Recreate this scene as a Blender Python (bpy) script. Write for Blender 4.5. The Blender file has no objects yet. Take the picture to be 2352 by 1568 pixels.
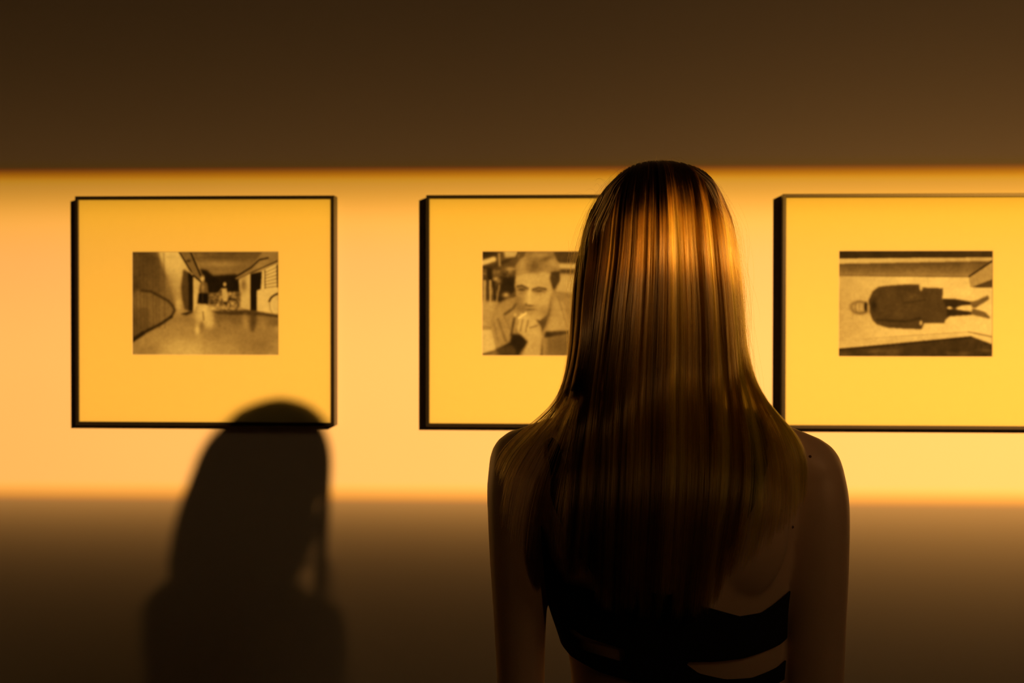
import bpy, math, random
import numpy as np
from mathutils import Vector
from mathutils.bvhtree import BVHTree

random.seed(7); rng = np.random.default_rng(7)
S = bpy.context.scene
COL = S.collection

# ------------------------------------------------------------ camera
YAW, PITCH, ROLL, FPX = .0513, .0129, .0013, 3267.0
CAM = Vector((0, -3.08, 1.53))
fwd = Vector((-math.sin(YAW)*math.cos(PITCH), math.cos(YAW)*math.cos(PITCH), -math.sin(PITCH)))
rt0 = Vector((math.cos(YAW), math.sin(YAW), 0)); up0 = rt0.cross(fwd)
rt = rt0*math.cos(ROLL)+up0*math.sin(ROLL); up = -rt0*math.sin(ROLL)+up0*math.cos(ROLL)
cd = bpy.data.cameras.new('camera'); cam = bpy.data.objects.new('camera', cd); COL.objects.link(cam)
from mathutils import Matrix
cam.matrix_world = Matrix(((rt.x, up.x, -fwd.x, CAM.x), (rt.y, up.y, -fwd.y, CAM.y), (rt.z, up.z, -fwd.z, CAM.z), (0, 0, 0, 1)))
cd.sensor_width = 36; cd.lens = 50.0; cd.clip_start = .05; cd.clip_end = 60
cd.dof.use_dof = True; cd.dof.focus_distance = 1.56; cd.dof.aperture_fstop = 9.0
S.camera = cam

def at(px, py, Y):            # pixel of the photograph -> point at depth Y
    d = fwd+rt*((px-1176)/FPX)-up*((py-784)/FPX)
    t = (Y-CAM.y)/d.y
    return CAM+d*t

# ------------------------------------------------------------ world, colour management, projector
S.view_settings.view_transform = 'Standard'; S.view_settings.look = 'None'
S.view_settings.exposure = 0; S.view_settings.gamma = 1
S.view_settings.use_curve_mapping = False
w = bpy.data.worlds.new('world'); S.world = w; w.use_nodes = True
w.node_tree.nodes['Background'].inputs[0].default_value = (.02, .01, .004, 1)
w.node_tree.nodes['Background'].inputs[1].default_value = .0

class NT:                      # small node-tree helper
    def __init__(s, tree): s.t = tree; s.n = tree.nodes; s.l = tree.links
    def add(s, typ, **kw):
        nd = s.n.new(typ)
        for k, v in kw.items(): setattr(nd, k, v)
        return nd
    def plug(s, sock, v):
        if isinstance(v, bpy.types.NodeSocket): s.l.new(v, sock)
        else: sock.default_value = v
    def math(s, op, a, b=0.0, c=0.0, clamp=False):
        nd = s.add('ShaderNodeMath', operation=op, use_clamp=clamp)
        s.plug(nd.inputs[0], a); s.plug(nd.inputs[1], b); s.plug(nd.inputs[2], c)
        return nd.outputs[0]
    def smooth(s, x, a, b):    # smoothstep a..b -> 0..1
        nd = s.add('ShaderNodeMapRange', interpolation_type='SMOOTHSTEP')
        s.plug(nd.inputs[0], x); s.plug(nd.inputs[1], a); s.plug(nd.inputs[2], b)
        nd.inputs[3].default_value = 0; nd.inputs[4].default_value = 1
        return nd.outputs[0]

# framing projector: a disk-shaped lens whose shutters are focused on the picture wall (y = 0)
LAMP = Vector((3.1, -6.8, 3.12))
POWER = 1190.0
ld = bpy.data.lights.new('framing_projector', 'AREA'); ld.shape = 'DISK'; ld.size = .115
ld.energy = POWER; ld.use_nodes = True
lo = bpy.data.objects.new('framing_projector', ld); COL.objects.link(lo)
lo.location = LAMP
lo.rotation_euler = (Vector((-.2, 0, 1.5))-LAMP).to_track_quat('-Z', 'Y').to_euler()
N = NT(ld.node_tree); N.n.clear()
geo = N.add('ShaderNodeNewGeometry')
sp = N.add('ShaderNodeSeparateXYZ'); N.l.new(geo.outputs['Position'], sp.inputs[0])
si = N.add('ShaderNodeSeparateXYZ'); N.l.new(geo.outputs['Incoming'], si.inputs[0])
t = N.math('DIVIDE', N.math('MULTIPLY', sp.outputs[1], -1.0), si.outputs[1])
zw = N.math('ADD', sp.outputs[2], N.math('MULTIPLY', t, si.outputs[2]))
xw = N.math('ADD', sp.outputs[0], N.math('MULTIPLY', t, si.outputs[0]))
ZT, ZB = 1.866, 1.148
def edge_profile(shift):       # vertical profile of the beam; the lens disperses its edges a little
    top = N.smooth(zw, ZT+.004+shift, ZT-.028+shift)
    ramp = N.math('ADD', .40, N.math('ADD', N.math('MULTIPLY', .42, N.smooth(zw, ZT-.01, ZT-.13)), N.math('MULTIPLY', .18, N.smooth(zw, ZT-.05, ZT-.45))))
    bot = N.smooth(zw, ZB-.014-shift*.6, ZB+.032-shift*.6)
    return N.math('MULTIPLY', N.math('MULTIPLY', top, ramp), bot)
dn = N.math('MAXIMUM', N.math('SUBTRACT', ZB, zw), 0.0)
rgt = N.smooth(xw, -.3, .95)
low = N.math('ADD', N.math('MULTIPLY', .36, N.math('EXPONENT', N.math('DIVIDE', dn, N.math('SUBTRACT', -.060, N.math('MULTIPLY', .032, rgt))))),
             N.math('MULTIPLY', .043, N.math('EXPONENT', N.math('DIVIDE', dn, -.23))))
low = N.math('MULTIPLY', low, N.smooth(zw, ZB+.03, ZB-.012))
upd = N.math('MAXIMUM', N.math('SUBTRACT', zw, ZT), 0.0)
hi = N.math('MULTIPLY', N.math('MULTIPLY', N.math('ADD', .046, N.math('MULTIPLY', rgt, .022)), N.math('EXPONENT', N.math('DIVIDE', upd, -.30))), N.smooth(zw, ZT-.02, ZT))
lens = N.math('MULTIPLY', N.math('MULTIPLY', N.smooth(xw, -2.6, -2.0), N.smooth(xw, 2.4, 1.7)),
              N.math('MULTIPLY', N.smooth(zw, -.1, .3), N.smooth(zw, 3.2, 2.6)))
cc = N.add('ShaderNodeCombineColor')
for k, (c, sh) in enumerate(((1.0, .004), (.437, 0.0), (.10, -.012))):
    v = N.math('ADD', N.math('ADD', edge_profile(sh), low), hi)
    if k == 2: v = N.math('MULTIPLY', v, N.math('SUBTRACT', 1.0, N.math('MULTIPLY', .55, N.math('MULTIPLY', N.smooth(zw, ZT-.22, ZT-.02), N.smooth(zw, ZT+.03, ZT)))))
    N.l.new(N.math('MULTIPLY', N.math('MULTIPLY', v, lens), c), cc.inputs[k])
em = N.add('ShaderNodeEmission'); em.inputs[1].default_value = 1.0
N.l.new(cc.outputs[0], em.inputs[0])
out = N.add('ShaderNodeOutputLight'); N.l.new(em.outputs[0], out.inputs[0])

# added fill: weak warm wash from high behind the visitor, no real lamp
l2 = bpy.data.lights.new('fill_wash', 'AREA'); l2.shape = 'DISK'; l2.size = 1.2; l2.energy = 6.6
l2.color = (1, .54, .22)
lw = bpy.data.objects.new('fill_wash', l2); COL.objects.link(lw); lw.location = (2.4, -4.6, 3.7)
lw.rotation_euler = (Vector((.2, -1.4, 1.3))-lw.location).to_track_quat('-Z', 'Y').to_euler()

# ------------------------------------------------------------ materials
def principled(name, color, rough=.6, spec=.5, metal=0, **kw):
    m = bpy.data.materials.new(name); m.use_nodes = True
    b = m.node_tree.nodes['Principled BSDF']
    b.inputs['Base Color'].default_value = (*color, 1); b.inputs['Roughness'].default_value = rough
    b.inputs['Specular IOR Level'].default_value = spec; b.inputs['Metallic'].default_value = metal
    for k, v in kw.items(): b.inputs[k.replace('_', ' ')].default_value = v
    return m
def mottle(m, color, amount=.04, scale=6., bump=0., bscale=200.):
    n = NT(m.node_tree); b = m.node_tree.nodes['Principled BSDF']
    tc = n.add('ShaderNodeTexCoord'); nz = n.add('ShaderNodeTexNoise'); nz.inputs['Scale'].default_value = scale
    nz.inputs['Detail'].default_value = 6; n.l.new(tc.outputs['Object'], nz.inputs['Vector'])
    mx = n.add('ShaderNodeMix', data_type='RGBA'); n.l.new(nz.outputs['Fac'], mx.inputs['Factor'])
    mx.inputs['A'].default_value = (*[c*(1-amount) for c in color], 1)
    mx.inputs['B'].default_value = (*[min(1, c*(1+amount)) for c in color], 1)
    n.l.new(mx.outputs['Result'], b.inputs['Base Color'])
    if bump:
        n2 = n.add('ShaderNodeTexNoise'); n2.inputs['Scale'].default_value = bscale; n2.inputs['Detail'].default_value = 4
        n.l.new(tc.outputs['Object'], n2.inputs['Vector'])
        bp = n.add('ShaderNodeBump'); bp.inputs['Strength'].default_value = bump; bp.inputs['Distance'].default_value = .001
        n.l.new(n2.outputs['Fac'], bp.inputs['Height']); n.l.new(bp.outputs[0], b.inputs['Normal'])
    return m
WALLC = (.80, .79, .76)
M_wall = mottle(principled('painted_plaster', WALLC, .85, .25), WALLC, .02, 3., .12, 260.)
M_dark = mottle(principled('dark_paint', (.10, .09, .08), .8), (.10, .09, .08), .1, 3.)
M_floor = mottle(principled('dark_floor', (.07, .055, .045), .5), (.07, .055, .045), .2, 4.)
M_frame = principled('black_frame', (.010, .009, .008), .35, .35)
M_mat = mottle(principled('cream_mount_board', (.73, .70, .33), .9, .15), (.73, .70, .33), .015, 60., .05, 900.)
M_bevel = principled('mount_core', (.75, .72, .55), .9, .1)
M_skin = principled('skin', (.62, .45, .34), .45, .45, Subsurface_Weight=.08)
mottle(M_skin, (.62, .45, .34), .05, 30., .15, 500.)
M_cloth = mottle(principled('black_knit', (.010, .010, .011), .85, .2), (.010, .010, .011), .2, 200., .3, 1500.)
M_trouser = mottle(principled('black_trouser_cloth', (.013, .012, .012), .8, .2), (.013, .012, .012), .2, 80., .2, 900.)
M_shoe = principled('black_leather', (.015, .013, .012), .35)
M_eye = principled('eye_white', (.8, .78, .74), .2); M_iris = principled('iris', (.06, .09, .10), .2)
M_mole = principled('mole', (.10, .045, .025), .6)
M_brow = principled('brow_hair', (.10, .055, .03), .7)
M_lip = principled('lips', (.45, .16, .13), .4)

M_glass = bpy.data.materials.new('picture_glass'); M_glass.use_nodes = True
g = NT(M_glass.node_tree); g.n.clear()
tr = g.add('ShaderNodeBsdfTransparent'); tr.inputs[0].default_value = (.97, .98, .97, 1)
gl = g.add('ShaderNodeBsdfGlossy'); gl.inputs['Roughness'].default_value = .03
fr = g.add('ShaderNodeFresnel'); fr.inputs[0].default_value = 1.35
mx = g.add('ShaderNodeMixShader'); g.l.new(fr.outputs[0], mx.inputs[0]); g.l.new(tr.outputs[0], mx.inputs[1]); g.l.new(gl.outputs[0], mx.inputs[2])
mo = g.add('ShaderNodeOutputMaterial'); g.l.new(mx.outputs[0], mo.inputs[0])

M_print = bpy.data.materials.new('photographic_print'); M_print.use_nodes = True
g = NT(M_print.node_tree); b = g.n['Principled BSDF']; b.inputs['Roughness'].default_value = .7; b.inputs['Specular IOR Level'].default_value = .08
ca = g.add('ShaderNodeVertexColor', layer_name='tone'); g.l.new(ca.outputs[0], b.inputs['Base Color'])

M_hair = bpy.data.materials.new('hair'); M_hair.use_nodes = True
g = NT(M_hair.node_tree); g.n.clear()
ph = g.add('ShaderNodeBsdfHairPrincipled', model='CHIANG', parametrization='COLOR')
hi_ = g.add('ShaderNodeHairInfo')
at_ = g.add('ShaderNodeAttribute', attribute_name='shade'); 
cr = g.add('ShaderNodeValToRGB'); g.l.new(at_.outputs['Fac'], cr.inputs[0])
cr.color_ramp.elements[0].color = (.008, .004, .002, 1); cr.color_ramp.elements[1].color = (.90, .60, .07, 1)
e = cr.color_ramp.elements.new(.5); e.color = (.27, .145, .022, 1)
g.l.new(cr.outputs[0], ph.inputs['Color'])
ph.inputs['Roughness'].default_value = .18; ph.inputs['Radial Roughness'].default_value = .35
ph.inputs['Random Roughness'].default_value = .3; ph.inputs['Coat'].default_value = .0
mo = g.add('ShaderNodeOutputMaterial'); g.l.new(ph.outputs[0], mo.inputs[0])

# ------------------------------------------------------------ mesh helpers
def mesh_obj(name, verts, faces, mat, parent=None, smooth=False):
    me = bpy.data.meshes.new(name); me.from_pydata([tuple(v) for v in verts], [], [tuple(f) for f in faces]); me.update()
    if smooth: me.polygons.foreach_set('use_smooth', [True]*len(me.polygons))
    if mat: me.materials.append(mat)
    o = bpy.data.objects.new(name, me); COL.objects.link(o)
    if parent: o.parent = parent
    return o
def box_vf(x0, x1, y0, y1, z0, z1, V=None, F=None):
    V = V if V is not None else []; F = F if F is not None else []
    k = len(V)
    V += [(x0, y0, z0), (x1, y0, z0), (x1, y1, z0), (x0, y1, z0), (x0, y0, z1), (x1, y0, z1), (x1, y1, z1), (x0, y1, z1)]
    F += [(k, k+3, k+2, k+1), (k+4, k+5, k+6, k+7), (k, k+1, k+5, k+4), (k+1, k+2, k+6, k+5), (k+2, k+3, k+7, k+6), (k+3, k, k+4, k+7)]
    return V, F
def structure(name, b, mat):
    o = mesh_obj(name, *box_vf(*b), mat); o['kind'] = 'structure'; return o

# ------------------------------------------------------------ room
X0, X1, YB, H = -4.2, 5.2, -8.6, 4.0
structure('wall_back', (X0-.15, X1+.15, 0, .15, -.1, H+.1), M_wall)
structure('wall_front', (X0-.15, X1+.15, YB-.15, YB, -.1, H+.1), M_dark)
structure('wall_left', (X0-.15, X0, YB, 0, -.1, H+.1), M_dark)
structure('wall_right', (X1, X1+.15, YB, 0, -.1, H+.1), M_dark)
structure('floor', (X0, X1, YB, 0, -.1, 0), M_floor)
structure('ceiling', (X0, X1, YB, 0, H, H+.1), M_dark)

# ------------------------------------------------------------ tonal prints (painted numerically at ~1 mm)
class Paint:
    def __init__(s, W, Hh, box, tone):
        s.W, s.H = W, Hh; s.box = box            # box = (x0, y0, x1, y1) of the drawing coordinates
        xs = box[0]+(np.arange(W)+.5)/W*(box[2]-box[0]); ys = box[1]+(np.arange(Hh)+.5)/Hh*(box[3]-box[1])
        s.X, s.Y = np.meshgrid(xs, ys); s.I = np.full((Hh, W), float(tone)); s.px = (box[2]-box[0])/W
    def blur(s, A, r):
        r = r/s.px
        if r < .3: return A
        k = int(3*r)+1; g = np.exp(-.5*(np.arange(-k, k+1)/r)**2); g /= g.sum()
        P = np.pad(A, ((k, k), (k, k)), mode='edge')
        P = sum(P[i:i+A.shape[0], :]*g[i] for i in range(2*k+1))
        return sum(P[:, i:i+A.shape[1]]*g[i] for i in range(2*k+1))
    def pmask(s, pts, soft):
        m = np.zeros_like(s.I, bool); n = len(pts)
        for i in range(n):
            x1, y1 = pts[i]; x2, y2 = pts[(i+1) % n]
            if y1 == y2: continue
            c = ((s.Y < y1) != (s.Y < y2)) & (s.X < (x2-x1)*(s.Y-y1)/(y2-y1)+x1)
            m ^= c
        return s.blur(m.astype(float), soft)
    def mix(s, m, tone): s.I = s.I*(1-m)+tone*m
    def poly(s, pts, tone, soft=6, a=1.0): s.mix(s.pmask(pts, soft)*a, tone)
    def grad(s, pts, p, q, t0, t1, soft=6, a=1.0):
        d = np.array(q, float)-np.array(p, float)
        u = np.clip(((s.X-p[0])*d[0]+(s.Y-p[1])*d[1])/(d@d), 0, 1)
        s.mix(s.pmask(pts, soft)*a, t0+(t1-t0)*u)
    def stroke(s, pts, wd, tone, soft=5, a=1.0):
        D = np.full_like(s.I, 1e9)
        for (x1, y1), (x2, y2) in zip(pts[:-1], pts[1:]):
            dx, dy = x2-x1, y2-y1; L = dx*dx+dy*dy+1e-9
            u = np.clip(((s.X-x1)*dx+(s.Y-y1)*dy)/L, 0, 1)
            D = np.minimum(D, np.hypot(s.X-x1-u*dx, s.Y-y1-u*dy))
        s.mix(np.clip((wd/2+soft-D)/(2*soft), 0, 1)*a, tone)
    def dab(s, x, y, rx, ry, tone, a=1.0, ang=0., hard=1.):
        c, n = math.cos(ang), math.sin(ang); u = (s.X-x)*c+(s.Y-y)*n; v = -(s.X-x)*n+(s.Y-y)*c
        s.mix(np.clip(a*np.exp(-(((u/rx)**2+(v/ry)**2)**hard)), 0, 1), tone)
    def circ(s, x, y, rx, ry, wd, tone, a=1.0, t0=0, t1=360):
        s.stroke([(x+rx*math.cos(math.radians(q)), y+ry*math.sin(math.radians(q))) for q in np.linspace(t0, t1, 30)], wd, tone, 5, a)

def print_corridor():
    p = Paint(360, 252, (90, 60, 2145, 1500), 168)
    p.grad([(0, 900), (2200, 900), (2200, 1560), (0, 1560)], (1000, 900), (1000, 1500), 150, 180, 20)
    p.dab(860, 1440, 330, 180, 208, .8); p.dab(1900, 1350, 380, 260, 140, .7); p.dab(250, 1450, 260, 120, 138, .6)
    p.dab(1350, 1100, 300, 160, 140, .6); p.dab(620, 1120, 220, 120, 165, .5)
    p.grad([(430, 40), (800, 40), (960, 400), (960, 900), (650, 980), (560, 500)], (600, 100), (760, 800), 222, 165, 14)
    p.dab(700, 250, 140, 200, 226, .7); p.dab(700, 520, 130, 120, 195, .5); p.dab(740, 780, 60, 90, 215, .8)
    p.grad([(60, 40), (430, 40), (500, 200), (590, 420), (700, 800), (680, 900), (480, 1060), (60, 1330)], (90, 700), (720, 700), 98, 128, 22)
    p.dab(330, 200, 120, 260, 88, .7); p.dab(150, 540, 80, 90, 72, .7); p.dab(620, 560, 80, 220, 150, .6)
    p.dab(150, 1020, 140, 160, 88, .7)
    p.poly([(110, 600), (230, 590), (420, 650), (600, 760), (670, 860), (600, 980), (380, 1090), (240, 1130), (110, 860)], 138, 25, .75)
    p.poly([(95, 850), (330, 830), (350, 1130), (95, 1290)], 100, 22, .7)
    for x in (140, 200, 250, 290, 380, 420, 460, 540): p.stroke([(x, 80), (x+15, 1120)], 14, 70, 14, .34)
    p.stroke([(230, 600), (360, 615), (480, 680), (600, 745), (665, 815), (690, 880), (645, 965)], 34, 62, 14, .9)
    p.stroke([(645, 965), (500, 1065), (400, 1115), (250, 1190), (90, 1300)], 40, 50, 14, .95)
    p.stroke([(240, 1200), (90, 1300)], 54, 34, 14, .8)
    p.poly([(815, 305), (955, 385), (958, 885), (900, 890), (830, 860), (795, 700), (780, 560)], 88, 12)
    p.poly([(885, 345), (955, 385), (958, 885), (890, 880)], 30, 9)
    p.poly([(770, 930), (950, 880), (960, 905), (860, 945)], 48, 9)
    p.grad([(955, 400), (1075, 470), (1015, 780), (950, 930)], (960, 400), (990, 900), 198, 215, 8)
    p.grad([(930, 40), (2200, 40), (2100, 100), (1600, 400), (1100, 430), (1050, 300)], (1400, 60), (1400, 400), 108, 148, 10)
    p.dab(1320, 235, 330, 45, 172, .8); p.dab(1300, 140, 400, 25, 105, .6); p.dab(1300, 340, 260, 25, 150, .5)
    p.dab(1040, 110, 60, 50, 160, .5)
    p.poly([(750, 40), (915, 40), (1065, 400), (1050, 470), (950, 385)], 132, 6)
    p.stroke([(755, 60), (950, 385), (1060, 480)], 20, 40, 6); p.stroke([(915, 60), (1060, 400)], 22, 28, 6); p.dab(885, 190, 30, 18, 50, .9)
    p.poly([(850, 300), (870, 300), (955, 375), (945, 392)], 200, 6)
    p.poly([(1050, 300), (1150, 320), (1230, 395), (1540, 375), (1690, 440), (1710, 610), (1600, 640), (1440, 640), (1340, 640), (1260, 660), (1150, 640), (1110, 470)], 30, 14)
    p.poly([(1940, 40), (2200, 40), (2200, 190), (1750, 350), (1560, 450), (1530, 420), (1760, 290)], 150, 7)
    p.stroke([(1530, 425), (1700, 320), (1770, 280), (1880, 175), (2000, 150)], 22, 45, 7); p.stroke([(1560, 460), (1740, 365), (2145, 185)], 14, 62, 6)
    p.dab(1900, 230, 90, 30, 165, .7, -.5)
    p.poly([(1590, 440), (1760, 360), (1760, 900), (1610, 830), (1600, 600)], 205, 9); p.dab(1660, 520, 40, 90, 110, .7)
    p.poly([(1900, 340), (2200, 190), (2200, 960), (2050, 930), (1830, 880), (1830, 590)], 214, 7)
    for k in range(6): p.stroke([(1965, 350+k*42), (2140, 270+k*54)], 10, 110, 6, .8)
    p.stroke([(1958, 320), (1960, 570)], 12, 80, 6); p.stroke([(2132, 250), (2135, 550)], 18, 52, 6)
    p.poly([(1758, 370), (1915, 340), (1898, 580), (1842, 602), (1842, 885), (1758, 885)], 24, 7)
    p.stroke([(2150, 640), (2090, 665), (2045, 700), (2018, 750)], 24, 60, 8); p.stroke([(2018, 750), (2030, 860), (2060, 910)], 8, 120, 5, .7)
    p.poly([(1150, 640), (1620, 620), (1610, 830), (1500, 880), (1150, 880)], 140, 12)
    r = random.Random(4)
    for k in range(70):
        p.dab(r.uniform(1150, 1600), r.uniform(640, 880), r.uniform(10, 34), r.uniform(10, 30), r.choice([40, 60, 190, 205, 90]), .65)
    for x, y, q in ((1500, 800, 85), (1270, 820, 90), (1210, 760, 70), (1400, 810, 75)): p.circ(x, y, q, q*.95, 12, 60, .75)
    p.dab(1220, 850, 60, 40, 212, .8); p.dab(1350, 840, 60, 35, 205, .7); p.dab(1500, 850, 90, 25, 190, .6)
    p.poly([(1220, 885), (1500, 890), (1700, 870), (1860, 900), (2145, 940), (2145, 975), (1850, 950), (1300, 940)], 66, 12)
    p.poly([(1250, 920), (1450, 935), (1750, 950), (2145, 985), (2145, 1100), (1500, 1060), (1300, 1010)], 118, 24, .7)
    p.stroke([(1230, 890), (1330, 1100)], 26, 120, 18, .7)
    p.poly([(1748, 885), (1842, 885), (1832, 1060), (1800, 1190), (1755, 1150)], 82, 18, .9)
    p.dab(1680, 1010, 40, 100, 175, .7); p.dab(1930, 1060, 80, 90, 168, .6)
    p.poly([(950, 960), (1040, 790), (1165, 790), (1230, 960), (1250, 1110), (1150, 1120), (1020, 1010)], 212, 34, .85); p.dab(1120, 880, 70, 90, 222, .7); p.dab(1040, 1010, 50, 60, 205, .6); p.dab(1170, 1050, 50, 90, 200, .5)
    p.dab(1010, 1140, 34, 70, 226, .85); p.stroke([(1090, 900), (1100, 1010)], 20, 130, 9, .8); p.dab(1075, 1090, 30, 60, 118, .7)
    p.dab(1085, 430, 30, 42, 214, 1, 0, 2); p.dab(1080, 400, 32, 16, 120, .6)
    p.poly([(1060, 480), (1150, 490), (1165, 640), (1050, 650), (1030, 600)], 110, 9); p.dab(1090, 560, 22, 70, 175, .8)
    p.poly([(1030, 640), (1160, 640), (1165, 790), (1010, 780)], 20, 9); p.stroke([(1085, 650), (1085, 770)], 14, 80, 8, .7)
    p.dab(1395, 515, 26, 32, 196, 1, 0, 2); p.poly([(1345, 570), (1420, 565), (1438, 640), (1430, 765), (1370, 755)], 200, 9)
    p.stroke([(1350, 580), (1290, 660)], 22, 140, 8, .8); p.dab(1400, 780, 30, 25, 30, .8)
    return p
def print_portrait():
    p = Paint(336, 238, (115, 110, 2067, 1475), 150)
    r = random.Random(11)
    p.poly([(100, 90), (700, 90), (620, 300), (560, 700), (100, 830)], 96, 10)
    for k in range(90): p.dab(r.uniform(100, 560), r.uniform(330, 760), r.uniform(10, 38), r.uniform(10, 34), r.choice([40, 60, 130, 175, 90]), .6)
    p.poly([(100, 90), (300, 100), (330, 160), (100, 200)], 55, 12)
    p.stroke([(100, 270), (270, 215)], 66, 215, 14); p.stroke([(100, 330), (300, 300), (520, 190)], 40, 66, 16, .9)
    p.poly([(400, 110), (600, 105), (590, 180), (420, 200)], 200, 14); p.stroke([(600, 110), (560, 200)], 26, 90, 10)
    p.stroke([(340, 150), (350, 290)], 30, 165, 12); p.dab(480, 340, 60, 30, 200, .8)
    p.poly([(180, 330), (260, 330), (250, 560), (200, 640)], 42, 10); p.dab(320, 380, 60, 40, 150, .7); p.dab(300, 470, 34, 26, 195, .9)
    for x in (150, 225): p.stroke([(x, 500), (x, 780)], 34, 180, 10)
    p.stroke([(195, 480), (205, 790)], 22, 75, 8); p.stroke([(270, 520), (290, 760)], 30, 50, 10); p.stroke([(345, 560), (310, 760)], 20, 165, 8)
    p.poly([(390, 450), (560, 440), (545, 640), (340, 780), (330, 700)], 46, 14); p.dab(430, 680, 50, 36, 205, .9)
    p.poly([(100, 760), (330, 760), (260, 980), (230, 1100), (100, 1100)], 180, 16); p.poly([(100, 1100), (240, 1090), (310, 1390), (100, 1460)], 205, 14)
    p.stroke([(100, 1110), (230, 1110)], 50, 165, 12); p.stroke([(100, 1470), (300, 1420)], 34, 120, 10)
    # right background
    p.poly([(1040, 90), (2100, 90), (2100, 270), (1100, 260)], 84, 12); p.stroke([(1120, 305), (2100, 320)], 60, 205, 14)
    p.poly([(1140, 350), (2100, 360), (2100, 420), (1140, 400)], 92, 12); p.poly([(1120, 410), (2100, 420), (2100, 720), (1080, 640)], 190, 14)
    for k in range(30): p.dab(r.uniform(1350, 2050), r.uniform(430, 1100), r.uniform(20, 70), r.uniform(20, 70), r.choice([90, 130, 190]), .5)
    # jacket
    p.poly([(270, 880), (330, 820), (560, 700), (640, 800), (640, 1000), (520, 1180), (560, 1480), (300, 1480), (290, 1300), (240, 1050)], 166, 10)
    p.stroke([(330, 1000), (430, 1280)], 30, 120, 16, .7); p.stroke([(400, 940), (480, 1120)], 24, 140, 14, .7); p.stroke([(280, 1060), (330, 1300)], 20, 130, 12, .6)
    p.stroke([(420, 930), (520, 860), (560, 800)], 30, 84, 16, .8); p.stroke([(540, 990), (500, 1200)], 34, 92, 12, .9)
    p.poly([(1040, 640), (1180, 680), (1300, 760), (1420, 900), (1500, 1480), (880, 1480), (900, 1150), (1000, 900)], 160, 10)
    p.poly([(1060, 700), (1180, 780), (1270, 1130), (950, 1160), (1000, 960)], 178, 12); p.stroke([(1120, 740), (1230, 1100)], 16, 140, 10, .7)
    p.poly([(950, 1160), (1250, 1150), (1240, 1190), (1000, 1240), (930, 1230)], 62, 12); p.poly([(980, 1230), (1400, 1180), (1450, 1480), (960, 1480)], 128, 18)
    p.dab(1200, 1300, 120, 120, 104, .5); p.stroke([(970, 900), (880, 1180), (890, 1480)], 40, 84, 16, .9)
    p.poly([(510, 1190), (640, 1200), (720, 1290), (590, 1480), (380, 1480), (300, 1400), (480, 1300)], 40, 14)
    p.poly([(300, 1390), (480, 1330), (560, 1400), (560, 1480), (300, 1480)], 92, 16, .8)
    # neck, head
    p.poly([(700, 980), (1010, 860), (940, 1100), (860, 1140)], 96, 16)
    p.poly([(560, 420), (640, 300), (1000, 300), (1040, 460), (1050, 640), (1030, 800), (970, 930), (880, 1010), (760, 1000), (640, 880), (580, 720), (545, 560)], 190, 10)
    p.dab(600, 760, 60, 120, 140, .7); p.dab(640, 850, 60, 60, 118, .6); p.dab(940, 900, 100, 90, 150, .6, .6)
    p.poly([(560, 430), (550, 300), (620, 210), (760, 140), (920, 130), (1060, 180), (1120, 270), (1130, 400), (1110, 520), (1050, 610), (1020, 500), (1020, 400), (940, 380), (820, 390), (700, 400), (620, 420)], 160, 10)
    p.dab(800, 300, 80, 90, 110, .8, .5); p.dab(960, 210, 90, 40, 96, .75, -.2); p.dab(640, 280, 50, 90, 188, .8, .3); p.dab(1040, 260, 70, 50, 196, .7, .5)
    p.dab(870, 160, 90, 30, 178, .7); p.poly([(1020, 380), (1130, 370), (1130, 500), (1050, 620), (1000, 470)], 74, 10)
    p.dab(800, 470, 170, 60, 200, .7); p.dab(700, 540, 60, 40, 192, .5)
    p.stroke([(580, 570), (640, 560), (720, 600)], 26, 84, 12, .9); p.stroke([(780, 610), (860, 585), (950, 605)], 24, 84, 12, .9)
    p.dab(640, 610, 60, 26, 78, .9); p.dab(860, 628, 75, 24, 84, .9); p.dab(640, 660, 50, 18, 140, .5); p.dab(870, 672, 60, 18, 150, .5)
    p.dab(735, 690, 24, 110, 214, .9); p.dab(735, 790, 46, 24, 205, .8); p.dab(735, 822, 60, 16, 100, .9); p.dab(695, 800, 14, 12, 90, .8)
    p.dab(900, 780, 80, 60, 196, .5); p.dab(740, 870, 70, 20, 112, .9); p.dab(760, 920, 60, 30, 150, .5)
    p.dab(1010, 800, 20, 160, 120, .6, .15)
    # hand with five fingers
    p.poly([(600, 980), (700, 920), (830, 1010), (890, 1100), (910, 1220), (880, 1480), (640, 1480), (720, 1290), (580, 1150)], 188, 12)
    for (a, b) in (((600, 1120), (640, 940)), ((660, 1120), (690, 960)), ((720, 1130), (800, 1020))): p.stroke([a, b], 50, 198, 12, .9)
    p.stroke([(620, 1150), (650, 1000)], 12, 118, 9, .7); p.stroke([(690, 1160), (720, 1010)], 12, 120, 9, .7); p.stroke([(740, 1110), (840, 1080)], 14, 120, 9, .7)
    p.stroke([(600, 980), (690, 920)], 26, 232, 8); p.dab(550, 940, 20, 20, 205, .8); p.dab(800, 1180, 60, 50, 205, .6); p.dab(810, 1400, 60, 110, 178, .6)
    return p
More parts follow.
